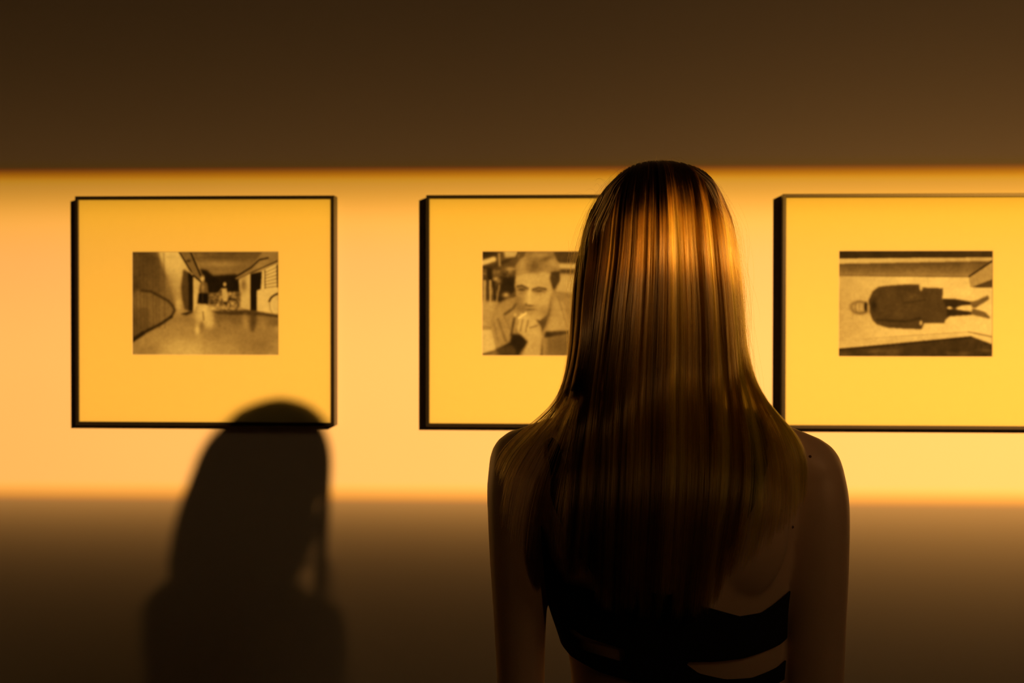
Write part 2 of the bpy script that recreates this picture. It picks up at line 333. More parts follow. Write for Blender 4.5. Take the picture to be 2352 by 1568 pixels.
def print_standing():
    p = Paint(352, 242, (105, 110, 2140, 1490), 212)
    p.grad([(90, 440), (2200, 440), (2200, 1300), (90, 1300)], (105, 800), (900, 800), 186, 214, 10)
    p.dab(1500, 700, 500, 160, 222, .6)
    p.poly([(90, 90), (2200, 90), (2200, 205), (90, 212)], 56, 6); p.dab(1900, 140, 250, 40, 74, .6)
    p.grad([(90, 212), (2200, 195), (2130, 245), (90, 280)], (105, 240), (2140, 220), 205, 190, 6)
    p.grad([(90, 280), (2120, 245), (1830, 455), (90, 440)], (1000, 280), (1000, 455), 98, 158, 7)
    p.stroke([(90, 430), (1830, 448)], 14, 118, 6, .7); p.dab(1850, 300, 150, 40, 125, .6)
    p.stroke([(2130, 250), (1840, 445)], 30, 56, 7); p.poly([(2150, 255), (1830, 460), (1850, 590), (2150, 480)], 172, 7)
    p.poly([(2150, 478), (1860, 585), (2150, 590)], 82, 6)
    p.stroke([(90, 1290), (900, 1225), (1830, 1165)], 12, 175, 6, .9); p.stroke([(1830, 1165), (2150, 1230)], 20, 150, 7, .9); p.grad([(90, 1280), (1820, 1180), (2150, 1300), (1850, 1220), (90, 1380)], (105, 1300), (1800, 1200), 192, 205, 8, .8)
    p.poly([(90, 1390), (1860, 1222), (2150, 1330), (2150, 1520), (90, 1520)], 64, 7)
    r = random.Random(2)
    for k in range(26): p.dab(r.uniform(120, 2100), r.uniform(1400, 1490), r.uniform(40, 100), r.uniform(15, 35), r.choice([48, 100, 110]), .45)
    p.stroke([(90, 1400), (800, 1340), (1860, 1235)], 20, 40, 8, .8)
    # coat seen sideways
    p.poly([(510, 750), (560, 640), (640, 580), (760, 565), (1000, 550), (1175, 548), (1180, 600), (1230, 590), (1490, 600), (1480, 740), (1560, 745), (1580, 960), (1520, 1010), (1510, 1050), (1240, 1050), (1210, 1130), (1000, 1125), (760, 1110), (620, 1070), (560, 1010), (520, 900)], 78, 8)
    p.dab(900, 800, 260, 120, 88, .5); p.dab(570, 820, 50, 90, 38, .8); p.stroke([(620, 1010), (1000, 1030), (1180, 990)], 30, 48, 14, .8)
    p.stroke([(980, 790), (1250, 750)], 16, 54, 12, .7); p.dab(1080, 700, 80, 40, 98, .6); p.dab(1000, 600, 160, 22, 60, .5)
    p.dab(1200, 600, 22, 36, 205, .9, 0, 2); p.dab(1200, 1050, 24, 34, 210, .9, 0, 2)
    p.poly([(1480, 738), (1660, 740), (1860, 775), (1860, 810), (1640, 850), (1540, 850)], 50, 8)
    p.poly([(1540, 870), (1640, 870), (1870, 905), (1870, 942), (1600, 960), (1540, 960)], 50, 8)
    p.dab(1575, 852, 34, 20, 212, 1, 0, 2); p.dab(1785, 850, 95, 34, 222, 1, 0, 2); p.dab(1640, 858, 26, 40, 54, .8)
    p.poly([(1840, 775), (1940, 755), (2080, 690), (2100, 740), (2000, 800), (1920, 850), (1880, 850)], 112, 8)
    p.poly([(1880, 860), (2040, 905), (2110, 970), (2100, 992), (1980, 965), (1860, 935)], 112, 8)
    # head: light face, dark hair rim, glasses
    p.dab(390, 850, 128, 88, 88, 1, .08, 3); p.dab(385, 848, 105, 70, 186, .95, .08, 3)
    p.dab(470, 840, 24, 62, 40, .95, 0, 2); p.stroke([(340, 790), (330, 860), (350, 910)], 16, 120, 8, .7); p.stroke([(385, 800), (385, 890)], 10, 130, 7, .6)
    p.dab(505, 850, 22, 50, 170, .8, 0, 2)
    return p

def tone_mesh(name, P, w, h, parent, y):
    I = np.clip(P.blur(P.I, P.px*.9), 8, 250)
    m1 = P.blur(rng.normal(0, 1, I.shape), P.px*7); m2 = P.blur(rng.normal(0, 1, I.shape), P.px*2)
    I = I+m1/m1.std()*2.6+m2/m2.std()*2.5+rng.normal(0, 3.0, I.shape)
    v = np.clip(I, 6, 252)/255.; v = v-.045*np.sin(np.clip(v, 0, 1)*math.pi); L = np.where(v <= .04045, v/12.92, ((np.maximum(v, .0)+.055)/1.055)**2.4)*.86
    W, Hh = P.W, P.H
    xs = np.linspace(-w/2, w/2, W+1); zs = np.linspace(h/2, -h/2, Hh+1)
    X, Z = np.meshgrid(xs, zs); V = np.stack([X.ravel(), np.full(X.size, y), Z.ravel()], 1)
    idx = np.arange((W+1)*(Hh+1)).reshape(Hh+1, W+1)
    F = np.stack([idx[1:, :-1].ravel(), idx[1:, 1:].ravel(), idx[:-1, 1:].ravel(), idx[:-1, :-1].ravel()], 1)
    me = bpy.data.meshes.new(name)
    me.vertices.add(len(V)); me.vertices.foreach_set('co', V.ravel().astype(np.float32))
    me.loops.add(F.size); me.loops.foreach_set('vertex_index', F.ravel().astype(np.int32))
    me.polygons.add(len(F)); me.polygons.foreach_set('loop_start', (np.arange(len(F))*4).astype(np.int32))
    me.update(calc_edges=True)
    Pd = np.pad(L, ((0, 1), (0, 1)), mode='edge'); L4 = (Pd+np.roll(np.pad(L, ((1, 0), (0, 1)), mode='edge'), 0, 0))/2
    c = np.stack([L4*1.02, L4*(.86+.26*np.clip(L4*2, 0, 1)), L4*(.50+.30*np.clip(L4*2, 0, 1)), np.ones_like(L4)], -1).reshape(-1, 4)
    a = me.color_attributes.new('tone', 'FLOAT_COLOR', 'POINT'); a.data.foreach_set('color', c.ravel().astype(np.float32))
    me.materials.append(M_print)
    # thin paper thickness
    o = bpy.data.objects.new(name, me); COL.objects.link(o); o.parent = parent
    return o

FW, FH, FD, BAR = .568, .4967, .040, .0072
ZC = 1.5559
def ring(x0, x1, z0, z1, t, ya, yb):
    """rectangular moulding with mitred corners: outer box minus inner box"""
    V = []; F = []
    for y in (ya, yb):
        V += [(x0, y, z0), (x1, y, z0), (x1, y, z1), (x0, y, z1), (x0+t, y, z0+t), (x1-t, y, z0+t), (x1-t, y, z1-t), (x0+t, y, z1-t)]
    for i in range(4):
        j = (i+1) % 4
        F += [(i, j, 4+j, 4+i), (8+i, 12+i, 12+j, 8+j), (i, 8+i, 8+j, j), (4+i, 4+j, 12+j, 12+i)]
    return V, F
def picture(x, px, pz, pw, ph, paint, label, plabel):
    root = bpy.data.objects.new('framed_photograph', None); COL.objects.link(root)
    root.location = (x, 0, ZC); root['label'] = label; root['category'] = 'picture'; root['group'] = 'framed photographs along the wall'
    V, F = ring(-FW/2, FW/2, -FH/2, FH/2, BAR, -FD, -.001)
    fr = mesh_obj('frame', V, F, M_frame, root)
    bv = fr.modifiers.new('bevel', 'BEVEL'); bv.width = .0006; bv.segments = 2
    ax, az = px-x, pz-ZC; a = BAR-.001
    V, F = [], []
    # mount board with a window, front face, window reveal and back
    ox0, ox1, oz0, oz1 = -FW/2+a, FW/2-a, -FH/2+a, FH/2-a
    ix0, ix1, iz0, iz1 = ax-pw/2, ax+pw/2, az-ph/2, az+ph/2
    b = .0012
    for y, e in ((-.0345, 0), (-.0330, -b)):
        V += [(ox0, y, oz0), (ox1, y, oz0), (ox1, y, oz1), (ox0, y, oz1),
              (ix0-e-b, y, iz0-e-b), (ix1+e+b, y, iz0-e-b), (ix1+e+b, y, iz1+e+b), (ix0-e-b, y, iz1+e+b)]
    for i in range(4):
        j = (i+1) % 4
        F += [(i, j, 4+j, 4+i), (8+i, 12+i, 12+j, 8+j), (4+i, 4+j, 12+j, 12+i), (i, 8+i, 8+j, j)]
    m = mesh_obj('mount_board', V, F, M_mat, root); m.data.materials.append(M_bevel)
    for k in range(4): m.data.polygons[k*4+2].material_index = 1
    pr = tone_mesh('photo_print', paint, pw+.002, ph+.002, root, -.0326); pr.location = (ax, 0, az); pr['label'] = plabel
    mesh_obj('backing_board', *box_vf(-FW/2+a, FW/2-a, -.0322, -.004, -FH/2+a, FH/2-a), M_bevel, root)
    mesh_obj('glass_pane', *box_vf(-FW/2+a, FW/2-a, -.0375, -.0362, -FH/2+a, FH/2-a), M_glass, root)
    return root
picture(-.8232, -.8230, 1.572, .3195, .2221, print_corridor(),
        'leftmost black framed photograph of a corridor, the shadow of a head across its lower edge', 'sepia print of a corridor with bicycles')
picture(-.0569, -.0604, 1.572, .3195, .2221, print_portrait(),
        'middle black framed portrait photograph, half hidden behind the long hair', 'sepia portrait of a man with his hand at his mouth')
picture(.7020, .6973, 1.572, .3195, .2221, print_standing(),
        'black framed photograph of a sideways figure in a dark coat, by the right shoulder', 'sepia print of a figure in a long dark coat turned sideways')

# ------------------------------------------------------------ person
PX, PY = .09, -1.47
person = bpy.data.objects.new('person', None); COL.objects.link(person); person.location = (PX, PY, 0)
person['label'] = 'person with long straight hair, black cut-out top, seen from behind looking at the pictures'
person['category'] = 'person'
def L(px, py, Y=-1.43):        # pixel -> person-local x, z at world depth Y
    p = at(px, py, Y); return p.x-PX, p.z

class Soup:
    def __init__(s): s.V = []; s.F = []
    def rings(s, R, n):
        k = len(s.V)
        for r in R: s.V += r
        m = len(R)
        for i in range(m-1):
            for j in range(n):
                j2 = (j+1) % n
                s.F.append((k+i*n+j, k+i*n+j2, k+(i+1)*n+j2, k+(i+1)*n+j))
        s.F.append(tuple(k+j for j in reversed(range(n)))); s.F.append(tuple(k+(m-1)*n+j for j in range(n)))
    def loft(s, rows, n=48, sub=4):          # rows of z, cx, cy, rx, ry, exponent
        A = np.array(rows, float); Z = catmull(A, sub); R = []
        for z, cx, cy, rx, ry, ex in Z:
            ring_ = []
            for j in range(n):
                a = 2*math.pi*j/n; c, d = math.cos(a), math.sin(a)
                ring_.append((cx+rx*math.copysign(abs(c)**(2/ex), c), cy+ry*math.copysign(abs(d)**(2/ex), d), z))
            R.append(ring_)
        s.rings(R, n)
    def tube(s, P, n=20, sub=4, cap=True, flat=None):     # P rows of x, y, z, r ; flat=(axis vector, factor)
        A = catmull(np.array(P, float), sub); pts = A[:, :3]; rad = A[:, 3]
        T = np.gradient(pts, axis=0); T /= np.linalg.norm(T, axis=1)[:, None]
        ref = np.array([0, 1., 0]) if abs(T[0][1]) < .8 else np.array([1., 0, 0])
        u = np.cross(T[0], ref); u /= np.linalg.norm(u); R = []
        seq = []
        if cap: seq += [(pts[0]-T[0]*rad[0]*math.sin(q), T[0], rad[0]*math.cos(q)) for q in (1.35, 1.0, .6, .3)]
        seq += list(zip(pts, T, rad))
        if cap: seq += [(pts[-1]+T[-1]*rad[-1]*math.sin(q), T[-1], rad[-1]*math.cos(q)) for q in (.3, .6, 1.0, 1.35)]
        for p, tt, r in seq:
            u = u-tt*(u@tt); u /= np.linalg.norm(u); v = np.cross(tt, u)
            ring_ = []
            for j in range(n):
                a = 2*math.pi*j/n; d = (u*math.cos(a)+v*math.sin(a))*r
                if flat is not None:
                    ax = np.array(flat[0]); d = d-ax*(d@ax)*(1-flat[1])
                ring_.append(tuple(p+d))
            R.append(ring_)
        s.rings(R, n)
    def ell(s, c, r, n=24, m=14):
        R = []
        for i in range(m):
            q = -math.pi/2+math.pi*(i+.5)/m
            R.append([(c[0]+r[0]*math.cos(q)*math.cos(2*math.pi*j/n), c[1]+r[1]*math.cos(q)*math.sin(2*math.pi*j/n), c[2]+r[2]*math.sin(q)) for j in range(n)])
        s.rings(R, n)
def catmull(A, sub):
    if sub <= 1 or len(A) < 3: return A
    P = np.vstack([2*A[0]-A[1], A, 2*A[-1]-A[-2]]); out = []
    for i in range(1, len(P)-2):
        for k in range(sub):
            t = k/sub; a, b, c, d = P[i-1], P[i], P[i+1], P[i+2]
            out.append(.5*((2*b)+(-a+c)*t+(2*a-5*b+4*c-d)*t*t+(-a+3*b-3*c+d)*t**3))
    out.append(A[-1]); return np.array(out)
def fuse(name, soup, voxel, smooth, mat, parent):
    o = mesh_obj(name+'_raw', soup.V, soup.F, None)
    m = o.modifiers.new('r', 'REMESH'); m.mode = 'VOXEL'; m.voxel_size = voxel; m.use_smooth_shade = True
    m = o.modifiers.new('s', 'SMOOTH'); m.factor = .5; m.iterations = smooth
    dg = bpy.context.evaluated_depsgraph_get(); me = bpy.data.meshes.new_from_object(o.evaluated_get(dg))
    me.name = name; old = o.data; bpy.data.objects.remove(o); bpy.data.meshes.remove(old)
    me.materials.clear(); me.materials.append(mat); me.polygons.foreach_set('use_smooth', [True]*len(me.polygons))
    o = bpy.data.objects.new(name, me); COL.objects.link(o); o.parent = parent
    return o

def twist(s):              # right shoulder a little further back than the left one
    s.V = [(x, y-.27*x*min(1, max(0, (1.50-z)/.08))*min(1, max(0, (z-.7)/.3)), z) for x, y, z in s.V]
def torso(s, g=0.0):
    rows = [(.82, .004, -.008, .150, .092, 2.3), (.88, .004, -.012, .165, .108, 2.3), (.94, .005, -.012, .162, .108, 2.3), (1.00, .008, -.006, .142, .096, 2.2),
            (1.06, .012, 0, .122, .086, 2.2), (1.11, .011, .003, .116, .081, 2.2), (1.145, .010, .003, .118, .082, 2.2), (1.17, .007, .003, .122, .084, 2.3),
            (1.22, 0, .002, .131, .090, 2.3), (1.28, 0, 0, .138, .095, 2.4), (1.33, 0, -.004, .140, .096, 2.5), (1.365, 0, -.008, .132, .088, 2.4),
            (1.395, 0, -.010, .112, .074, 2.2), (1.42, 0, -.006, .080, .062, 2.0), (1.445, 0, 0, .058, .052, 2.0)]
    s.loft([(z, a, b, c+g, d+g, e) for z, a, b, c, d, e in rows])
    for q in (-1, 1):
        s.tube([(0, -.012, 1.408, .042+g), (q*.08, -.014, 1.392, .043+g), ((.146 if q > 0 else -.154), -.006, 1.370, .040+g)])
        s.ell((q*.074, -.066, 1.315), (.052+g, .030+g, .080+g))
        s.ell((q*.066, .082, 1.255), (.058+g, .048+g, .055+g))
B = Soup(); torso(B)
B.tube([(0, -.004, 1.40, .054), (-.002, .012, 1.46, .050), (-.006, .042, 1.52, .048), (-.009, .062, 1.57, .050)])
ARM = {-1: [(-.160, 0, 1.366, .042), (-.163, -.004, 1.33, .0415), (-.165, -.006, 1.26, .0365), (-.165, -.008, 1.19, .0315), (-.164, -.010, 1.12, .0285), (-.163, -.012, 1.07, .0295), (-.176, .008, 1.00, .030), (-.202, .036, .89, .023), (-.208, .046, .85, .020)],
       1: [(.148, 0, 1.366, .043), (.153, -.003, 1.33, .0435), (.155, -.005, 1.26, .0405), (.156, -.006, 1.19, .0365), (.155, -.008, 1.12, .0350), (.154, -.010, 1.07, .0350), (.168, .010, 1.00, .033), (.196, .038, .89, .024), (.203, .048, .85, .021)]}
for q in (-1, 1):
    B.tube(ARM[q])
    wx, wy = ARM[q][-1][0], ARM[q][-1][1]
    B.tube([(wx, wy, .85, .020), (wx, wy+.008, .82, .028), (wx, wy+.016, .785, .036), (wx, wy+.02, .762, .036)], flat=((1., 0, 0), .42))
    for k, (dy, ln, cv) in enumerate(((.030, .066, .012), (.010, .076, .016), (-.010, .071, .020), (-.029, .056, .022))):   # four fingers
        y0 = wy+.018+dy; x0 = wx
        B.tube([(x0, y0-dy*.25, .775, .0085), (x0-q*.002, y0+.004, .745, .0085), (x0-q*cv*.5, y0+.008, .745-ln*.45, .0078), (x0-q*cv*1.4, y0+.012, .745-ln, .0066)], n=12)
    B.tube([(wx, wy+.025, .825, .012), (wx-q*.008, wy+.052, .80, .0115), (wx-q*.014, wy+.066, .775, .0095), (wx-q*.020, wy+.072, .755, .0078)], n=12)   # thumb
    B.tube([(q*.085, -.006, .88, .082), (q*.088, -.002, .78, .082), (q*.082, .004, .62, .066), (q*.078, .006, .49, .050), (q*.078, -.006, .36, .051), (q*.078, -.010, .22, .038), (q*.078, -.012, .09, .031)])
    B.tube([(q*.078, -.030, .055, .030), (q*.080, .03, .055, .034), (q*.084, .10, .036, .036), (q*.086, .155, .026, .026)], flat=((0, 0, 1.), .75))
    B.ell((q*.078, -.070, .90), (.075, .062, .08))
HX, HY, HZ = -.009, .065, 1.600
B.ell((HX, HY-.004, HZ+.012), (.074, .091, .097)); B.ell((HX, HY+.030, HZ-.045), (.056, .066, .074)); B.ell((HX, HY+.050, HZ-.085), (.040, .048, .036))
B.ell((HX, HY+.082, HZ-.096), (.018, .016, .016)); B.ell((HX, HY+.072, HZ+.020), (.050, .022, .020))
B.tube([(HX, HY+.086, HZ+.008, .008), (HX, HY+.098, HZ-.014, .010), (HX, HY+.106, HZ-.032, .012)], n=12)
for q in (-1, 1):
    B.ell((HX+q*.012, HY+.098, HZ-.036), (.009, .010, .007)); B.ell((HX+q*.034, HY+.060, HZ-.026), (.025, .022, .026))
    B.ell((HX+q*.074, HY+.004, HZ-.014), (.007, .018, .030)); B.tube([(HX+q*.016, HY+.088, HZ+.017, .006), (HX+q*.032, HY+.086, HZ+.022, .007), (HX+q*.050, HY+.070, HZ+.015, .006)], n=10)
twist(B)
body = fuse('body', B, .0034, 9, M_skin, person)
lips = Soup(); lips.tube([(HX-.022, HY+.080, HZ-.062, .003), (HX, HY+.095, HZ-.058, .0055), (HX+.022, HY+.080, HZ-.062, .003)], n=10); lips.tube([(HX-.020, HY+.080, HZ-.064, .003), (HX, HY+.093, HZ-.068, .006), (HX+.020, HY+.080, HZ-.064, .003)], n=10)
mesh_obj('lips', lips.V, lips.F, M_lip, person, True)
for q in (-1, 1):
    s = Soup(); s.ell((HX+q*.031, HY+.0745, HZ), (.0125, .0112, .0085)); ey = mesh_obj('eye', s.V, s.F, M_eye, person, True)
    s = Soup(); s.ell((HX+q*.031, HY+.0834, HZ-.001), (.0052, .003, .0052)); mesh_obj('iris', s.V, s.F, M_iris, ey, True)
for q in (-1, 1):
    s = Soup(); s.tube([(HX+q*.014, HY+.098, HZ+.018, .0016), (HX+q*.030, HY+.095, HZ+.024, .0026), (HX+q*.048, HY+.079, HZ+.019, .0013)], n=8); mesh_obj('eyebrow', s.V, s.F, M_brow, person, True)
    s = Soup(); s.tube([(HX+q*.019, HY+.082, HZ+.003, .0012), (HX+q*.031, HY+.0875, HZ+.0078, .0022), (HX+q*.044, HY+.080, HZ+.003, .0012)], n=8); mesh_obj('eyelid', s.V, s.F, M_skin, person, True)
bv = BVHTree.FromPolygons([v.co for v in body.data.vertices], [p.vertices for p in body.data.polygons])
for px, py in ((1850, 1042), (1777, 1155), (1810, 1200)):     # moles on the right shoulder
    x, z = L(px, py, -1.52); h = bv.ray_cast(Vector((x, -1, z)), Vector((0, 1, 0)))
    if h[0]:
        s = Soup(); s.ell(h[0], (.0017, .0009, .0017), 10, 6); mesh_obj('mole', s.V, s.F, M_mole, person, True)

# cut-out top: a shell 3 mm off the torso, clipped along its real edges
T = Soup(); torso(T, .0035); twist(T)
tm = fuse('shell', T, .0040, 5, M_cloth, person); me = tm.data
V = np.array([v.co for v in me.vertices]); me.calc_loop_triangles(); TR = np.array([t.vertices for t in me.loop_triangles])
def poly_z(pts, Y): P = [L(a, b, Y) for a, b in pts]; xs = np.array([p[0] for p in P]); zs = np.array([p[1] for p in P]); return lambda x: np.interp(x, xs, zs)
YB_ = -1.53
f_t1 = poly_z([(1225, 1345), (1275, 1346), (1400, 1360), (1440, 1345), (1560, 1355), (1600, 1372), (1690, 1397), (1740, 1391), (1785, 1366), (1830, 1340)], YB_)
f_b1 = poly_z([(1240, 1395), (1295, 1444), (1340, 1468), (1437, 1486), (1440, 1530), (1563, 1530), (1567, 1503), (1640, 1500), (1700, 1493), (1785, 1470), (1830, 1450)], YB_)
f_t2 = poly_z([(1260, 1442), (1300, 1478), (1340, 1505), (1437, 1518), (1440, 1480), (1563, 1480), (1569, 1508), (1600, 1530), (1660, 1542), (1720, 1540), (1785, 1522), (1830, 1500)], YB_)
f_b2 = poly_z([(1260, 1490), (1313, 1530), (1380, 1550), (1480, 1563), (1600, 1575), (1700, 1575), (1785, 1560), (1830, 1550)], YB_)
def seg(x, z, pts, hw):
    d = np.full(x.shape, 1e9)
    for (a, b), (c, e) in zip(pts[:-1], pts[1:]):
        u = np.clip(((x-a)*(c-a)+(z-b)*(e-b))/((c-a)**2+(e-b)**2), 0, 1); d = np.minimum(d, np.hypot(x-a-u*(c-a), z-b-u*(e-b)))
    return hw-d
SL = [L(a, b, YB_) for a, b in ((1250, 950), (1268, 1060), (1300, 1160), (1335, 1230), (1385, 1300), (1440, 1360), (1480, 1400))]
SR = [L(a, b, YB_) for a, b in ((1742, 950), (1722, 1060), (1690, 1140), (1645, 1220), (1605, 1295), (1565, 1360), (1530, 1400))]
x, y, z = V[:, 0], V[:, 1], V[:, 2]
band1 = np.minimum(f_t1(x)-z, z-f_b1(x)); band2 = np.minimum(f_t2(x)-z, z-f_b2(x))
gb = np.maximum.reduce([band1, band2, seg(x, z, SL, .0125), seg(x, z, SR, .0125)])
neck = 1.325-.04*np.cos(np.clip(x/.09, -1, 1)*math.pi/2)**2
gf = np.maximum(np.minimum(neck-z, z-f_b2(x)*1.0), .012-np.abs(np.abs(x)-.085)-np.where(z > 1.24, 0, 1))
wgt = np.clip((y+.03)/.06, 0, 1); G = gb*(1-wgt)+gf*wgt
def clip_mesh(V, TR, G):
    out, faces, cache = [], [], {}
    def vid(i):
        if i not in cache: cache[i] = len(out); out.append(tuple(V[i]))
        return cache[i]
    def eid(i, j):
        k = (min(i, j), max(i, j))
        if k not in cache:
            a, b = k; t = G[a]/(G[a]-G[b]); cache[k] = len(out); out.append(tuple(V[a]+(V[b]-V[a])*t))
        return cache[k]
    for tri in TR:
        if (G[tri] <= 0).all(): continue
        poly = []
        for k in range(3):
            i, j = int(tri[k]), int(tri[(k+1) % 3])
            if G[i] > 0: poly.append(vid(i))
            if (G[i] > 0) != (G[j] > 0): poly.append(eid(i, j))
        if len(poly) >= 3: faces.append(poly)
    return out, faces
ov, of = clip_mesh(V, TR, G); bpy.data.objects.remove(tm)
topo = mesh_obj('cut_out_top', ov, of, M_cloth, person, True); sm = topo.modifiers.new('t', 'SOLIDIFY'); sm.thickness = .0018; sm.offset = 1
topo['label'] = 'black strappy crop top with open back'

T = Soup()
T.loft([(.80, .004, -.008, .150, .10, 2.3), (.88, .004, -.012, .180, .125, 2.3), (.94, .005, -.012, .176, .124, 2.3), (1.00, .008, -.006, .154, .108, 2.2), (1.06, .012, 0, .130, .094, 2.2), (1.111, .011, .003, .1205, .0855, 2.2)])
for q in (-1, 1):
    T.tube([(q*.088, -.008, .86, .093), (q*.092, -.002, .76, .094), (q*.090, .002, .60, .084), (q*.088, .002, .42, .080), (q*.088, 0, .22, .080), (q*.088, 0, .085, .082)])
T.ell((-.078, -.070, .90), (.088, .075, .10)); T.ell((.078, -.070, .90), (.088, .075, .10)); twist(T)
tr_ = fuse('trousers', T, .006, 5, M_trouser, person); tr_['label'] = 'black high-waisted wide trousers'
for q in (-1, 1):
    s = Soup(); s.tube([(q*.078, -.045, .045, .036), (q*.080, .02, .045, .040), (q*.085, .10, .036, .043), (q*.088, .165, .030, .030)], flat=((0, 0, 1.), .8)); s.V = [(a, b, max(c, .004)) for a, b, c in s.V]
    sh = mesh_obj('shoe', s.V, s.F, M_shoe, person, True)
    s = Soup(); s.tube([(q*.078, -.045, .008, .037), (q*.080, .02, .008, .041), (q*.085, .10, .008, .044), (q*.088, .165, .008, .031)], flat=((0, 0, 1.), .18)); s.V = [(a, b, max(c, 0)) for a, b, c in s.V]
    mesh_obj('sole', s.V, s.F, M_shoe, sh, True)

# ------------------------------------------------------------ hair
# lateral guides (px of the photograph) for u = -1 (left silhouette) .. 1 (right silhouette)
GU = {
 -1.00: [(1500, 372), (1470, 376), (1440, 385), (1413, 403), (1382, 438), (1355, 480), (1338, 532), (1326, 596), (1319, 666), (1315, 736), (1312, 806), (1304, 859), (1292, 900), (1268, 935), (1225, 965), (1180, 995), (1152, 1030), (1140, 1075)],
 -.92:  [(1501, 369), (1450, 390), (1394, 438), (1352, 532), (1333, 666), (1326, 806), (1312, 880), (1282, 940), (1232, 990), (1190, 1045), (1168, 1110), (1160, 1190)],
 -.84:  [(1502, 370), (1462, 392), (1410, 438), (1368, 532), (1348, 666), (1340, 806), (1320, 900), (1294, 960), (1258, 1020), (1226, 1090), (1208, 1160), (1200, 1240)],
 -.76:  [(1502, 370), (1470, 396), (1424, 440), (1385, 532), (1364, 666), (1352, 806), (1335, 920), (1318, 1000), (1306, 1100), (1298, 1200), (1296, 1315)],
 -.60:  [(1503, 370), (1480, 400), (1446, 445), (1412, 532), (1390, 666), (1375, 806), (1362, 920), (1350, 1020), (1342, 1120), (1335, 1200), (1330, 1270)],
 -.40:  [(1504, 370), (1490, 400), (1468, 445), (1444, 532), (1425, 666), (1412, 806), (1402, 920), (1394, 1060), (1388, 1200), (1384, 1350)],
 .00:   [(1508, 370), (1508, 400), (1507, 450), (1506, 532), (1504, 666), (1500, 806), (1494, 960), (1486, 1120), (1480, 1240), (1476, 1362)],
 .40:   [(1514, 370), (1532, 400), (1558, 450), (1585, 532), (1600, 666), (1604, 806), (1600, 960), (1590, 1120), (1580, 1240), (1570, 1358)],
 .60:   [(1516, 370), (1546, 396), (1588, 445), (1622, 532), (1640, 666), (1648, 806), (1652, 930), (1640, 1080), (1618, 1210), (1604, 1330)],
 .76:   [(1518, 370), (1558, 392), (1610, 440), (1650, 532), (1668, 666), (1678, 806), (1690, 920), (1694, 1000), (1680, 1120), (1650, 1260)],
 .86:   [(1520, 370), (1566, 388), (1625, 438), (1666, 532), (1682, 666), (1692, 806), (1712, 915), (1734, 980), (1736, 1080), (1716, 1200)],
 .94:   [(1522, 369), (1572, 384), (1638, 435), (1676, 532), (1690, 666), (1700, 806), (1722, 915), (1756, 960), (1776, 1040), (1766, 1150)],
 1.00:  [(1524, 370), (1550, 372), (1578, 380), (1603, 392), (1631, 417), (1652, 452), (1669, 490), (1680, 518), (1689, 560), (1694, 613), (1697, 683), (1700, 754), (1707, 824), (1717, 890), (1735, 932), (1765, 950), (1792, 976), (1802, 1030), (1796, 1110)],
}
NK = 40
us = sorted(GU); GX = []; GZ = []
for u in us:
    P = np.array([L(a, b, -1.41) for a, b in GU[u]]); q = np.concatenate([[0], np.cumsum(np.hypot(*np.diff(P, axis=0).T))])
    t = np.linspace(0, 1, NK)**1.0*q[-1]; GX.append(np.interp(t, q, P[:, 0])); GZ.append(np.interp(t, q, P[:, 1]))
GX, GZ = np.array(GX), np.array(GZ); us = np.array(us)
def lerp_u(G, u):
    i = np.clip(np.searchsorted(us, u)-1, 0, len(us)-2); f = (u-us[i])/(us[i+1]-us[i]); return G[i]*(1-f)+G[i+1]*f
def back_y(x, z, default):
    h = bv.ray_cast(Vector((x, -1, z)), Vector((0, 1, 0)), 1.06); return h[0].y if h[0] else default
# cached grid of the back surface, front surface
gx = np.linspace(-.24, .24, 97); gz = np.linspace(1.08, 1.56, 97)
BY = np.array([[back_y(a, b, .05) for a in gx] for b in gz])
for j in range(1, len(gz)):      # above the shoulder line the hair bridges on from the last hit
    ms = BY[j] >= .0499; BY[j][ms] = BY[j-1][ms]+.004
def by(x, z):
    fx = np.clip((x-gx[0])/(gx[1]-gx[0]), 0, 95.999); fz = np.clip((z-gz[0])/(gz[1]-gz[0]), 0, 95.999)
    i, j = fx.astype(int), fz.astype(int); a, b = fx-i, fz-j
    return (BY[j, i]*(1-a)+BY[j, i+1]*a)*(1-b)+(BY[j+1, i]*(1-a)+BY[j+1, i+1]*a)*b
strands, shades, radii = [], [], []
def noise1(x, seed):     # smooth 1-D noise
    r = np.random.default_rng(seed).normal(0, 1, 400); i = int(math.floor(x)) % 399; f = x-math.floor(x); f = f*f*(3-2*f); return r[i]*(1-f)+r[i+1]*f
def add(P, sh, r): strands.append(P); shades.append(sh); radii.append(r)
def smooth_path(P, k=3):
    for _ in range(k): P[1:-1] = .25*P[:-2]+.5*P[1:-1]+.25*P[2:]
    return P
HD = .112                     # half depth of the hair volume at the head
ZTOP, ZH = 1.7195, 1.600
def side_width(u):            # outline half width above ZH relative to ZH
    G = 0 if u < 0 else -1; o = np.argsort(GZ[G]); w0 = np.interp(ZH, GZ[G][o], GX[G][o])-HX
    zs = np.linspace(ZH, ZTOP, 60); ww = (np.interp(zs, GZ[G][o], GX[G][o])-HX)/w0; ww = np.clip(ww, 0, 1)
    ww = np.maximum.accumulate(ww[::-1])[::-1]; e = np.sqrt(np.clip(1-((zs-ZH)/(ZTOP-ZH))**2, 0, 1)); ww = np.where(zs > 1.706, e*np.interp(1.706, zs, ww)/np.interp(1.706, zs, e), ww)
    return zs, ww
SWL, SWR = side_width(-1), side_width(1)
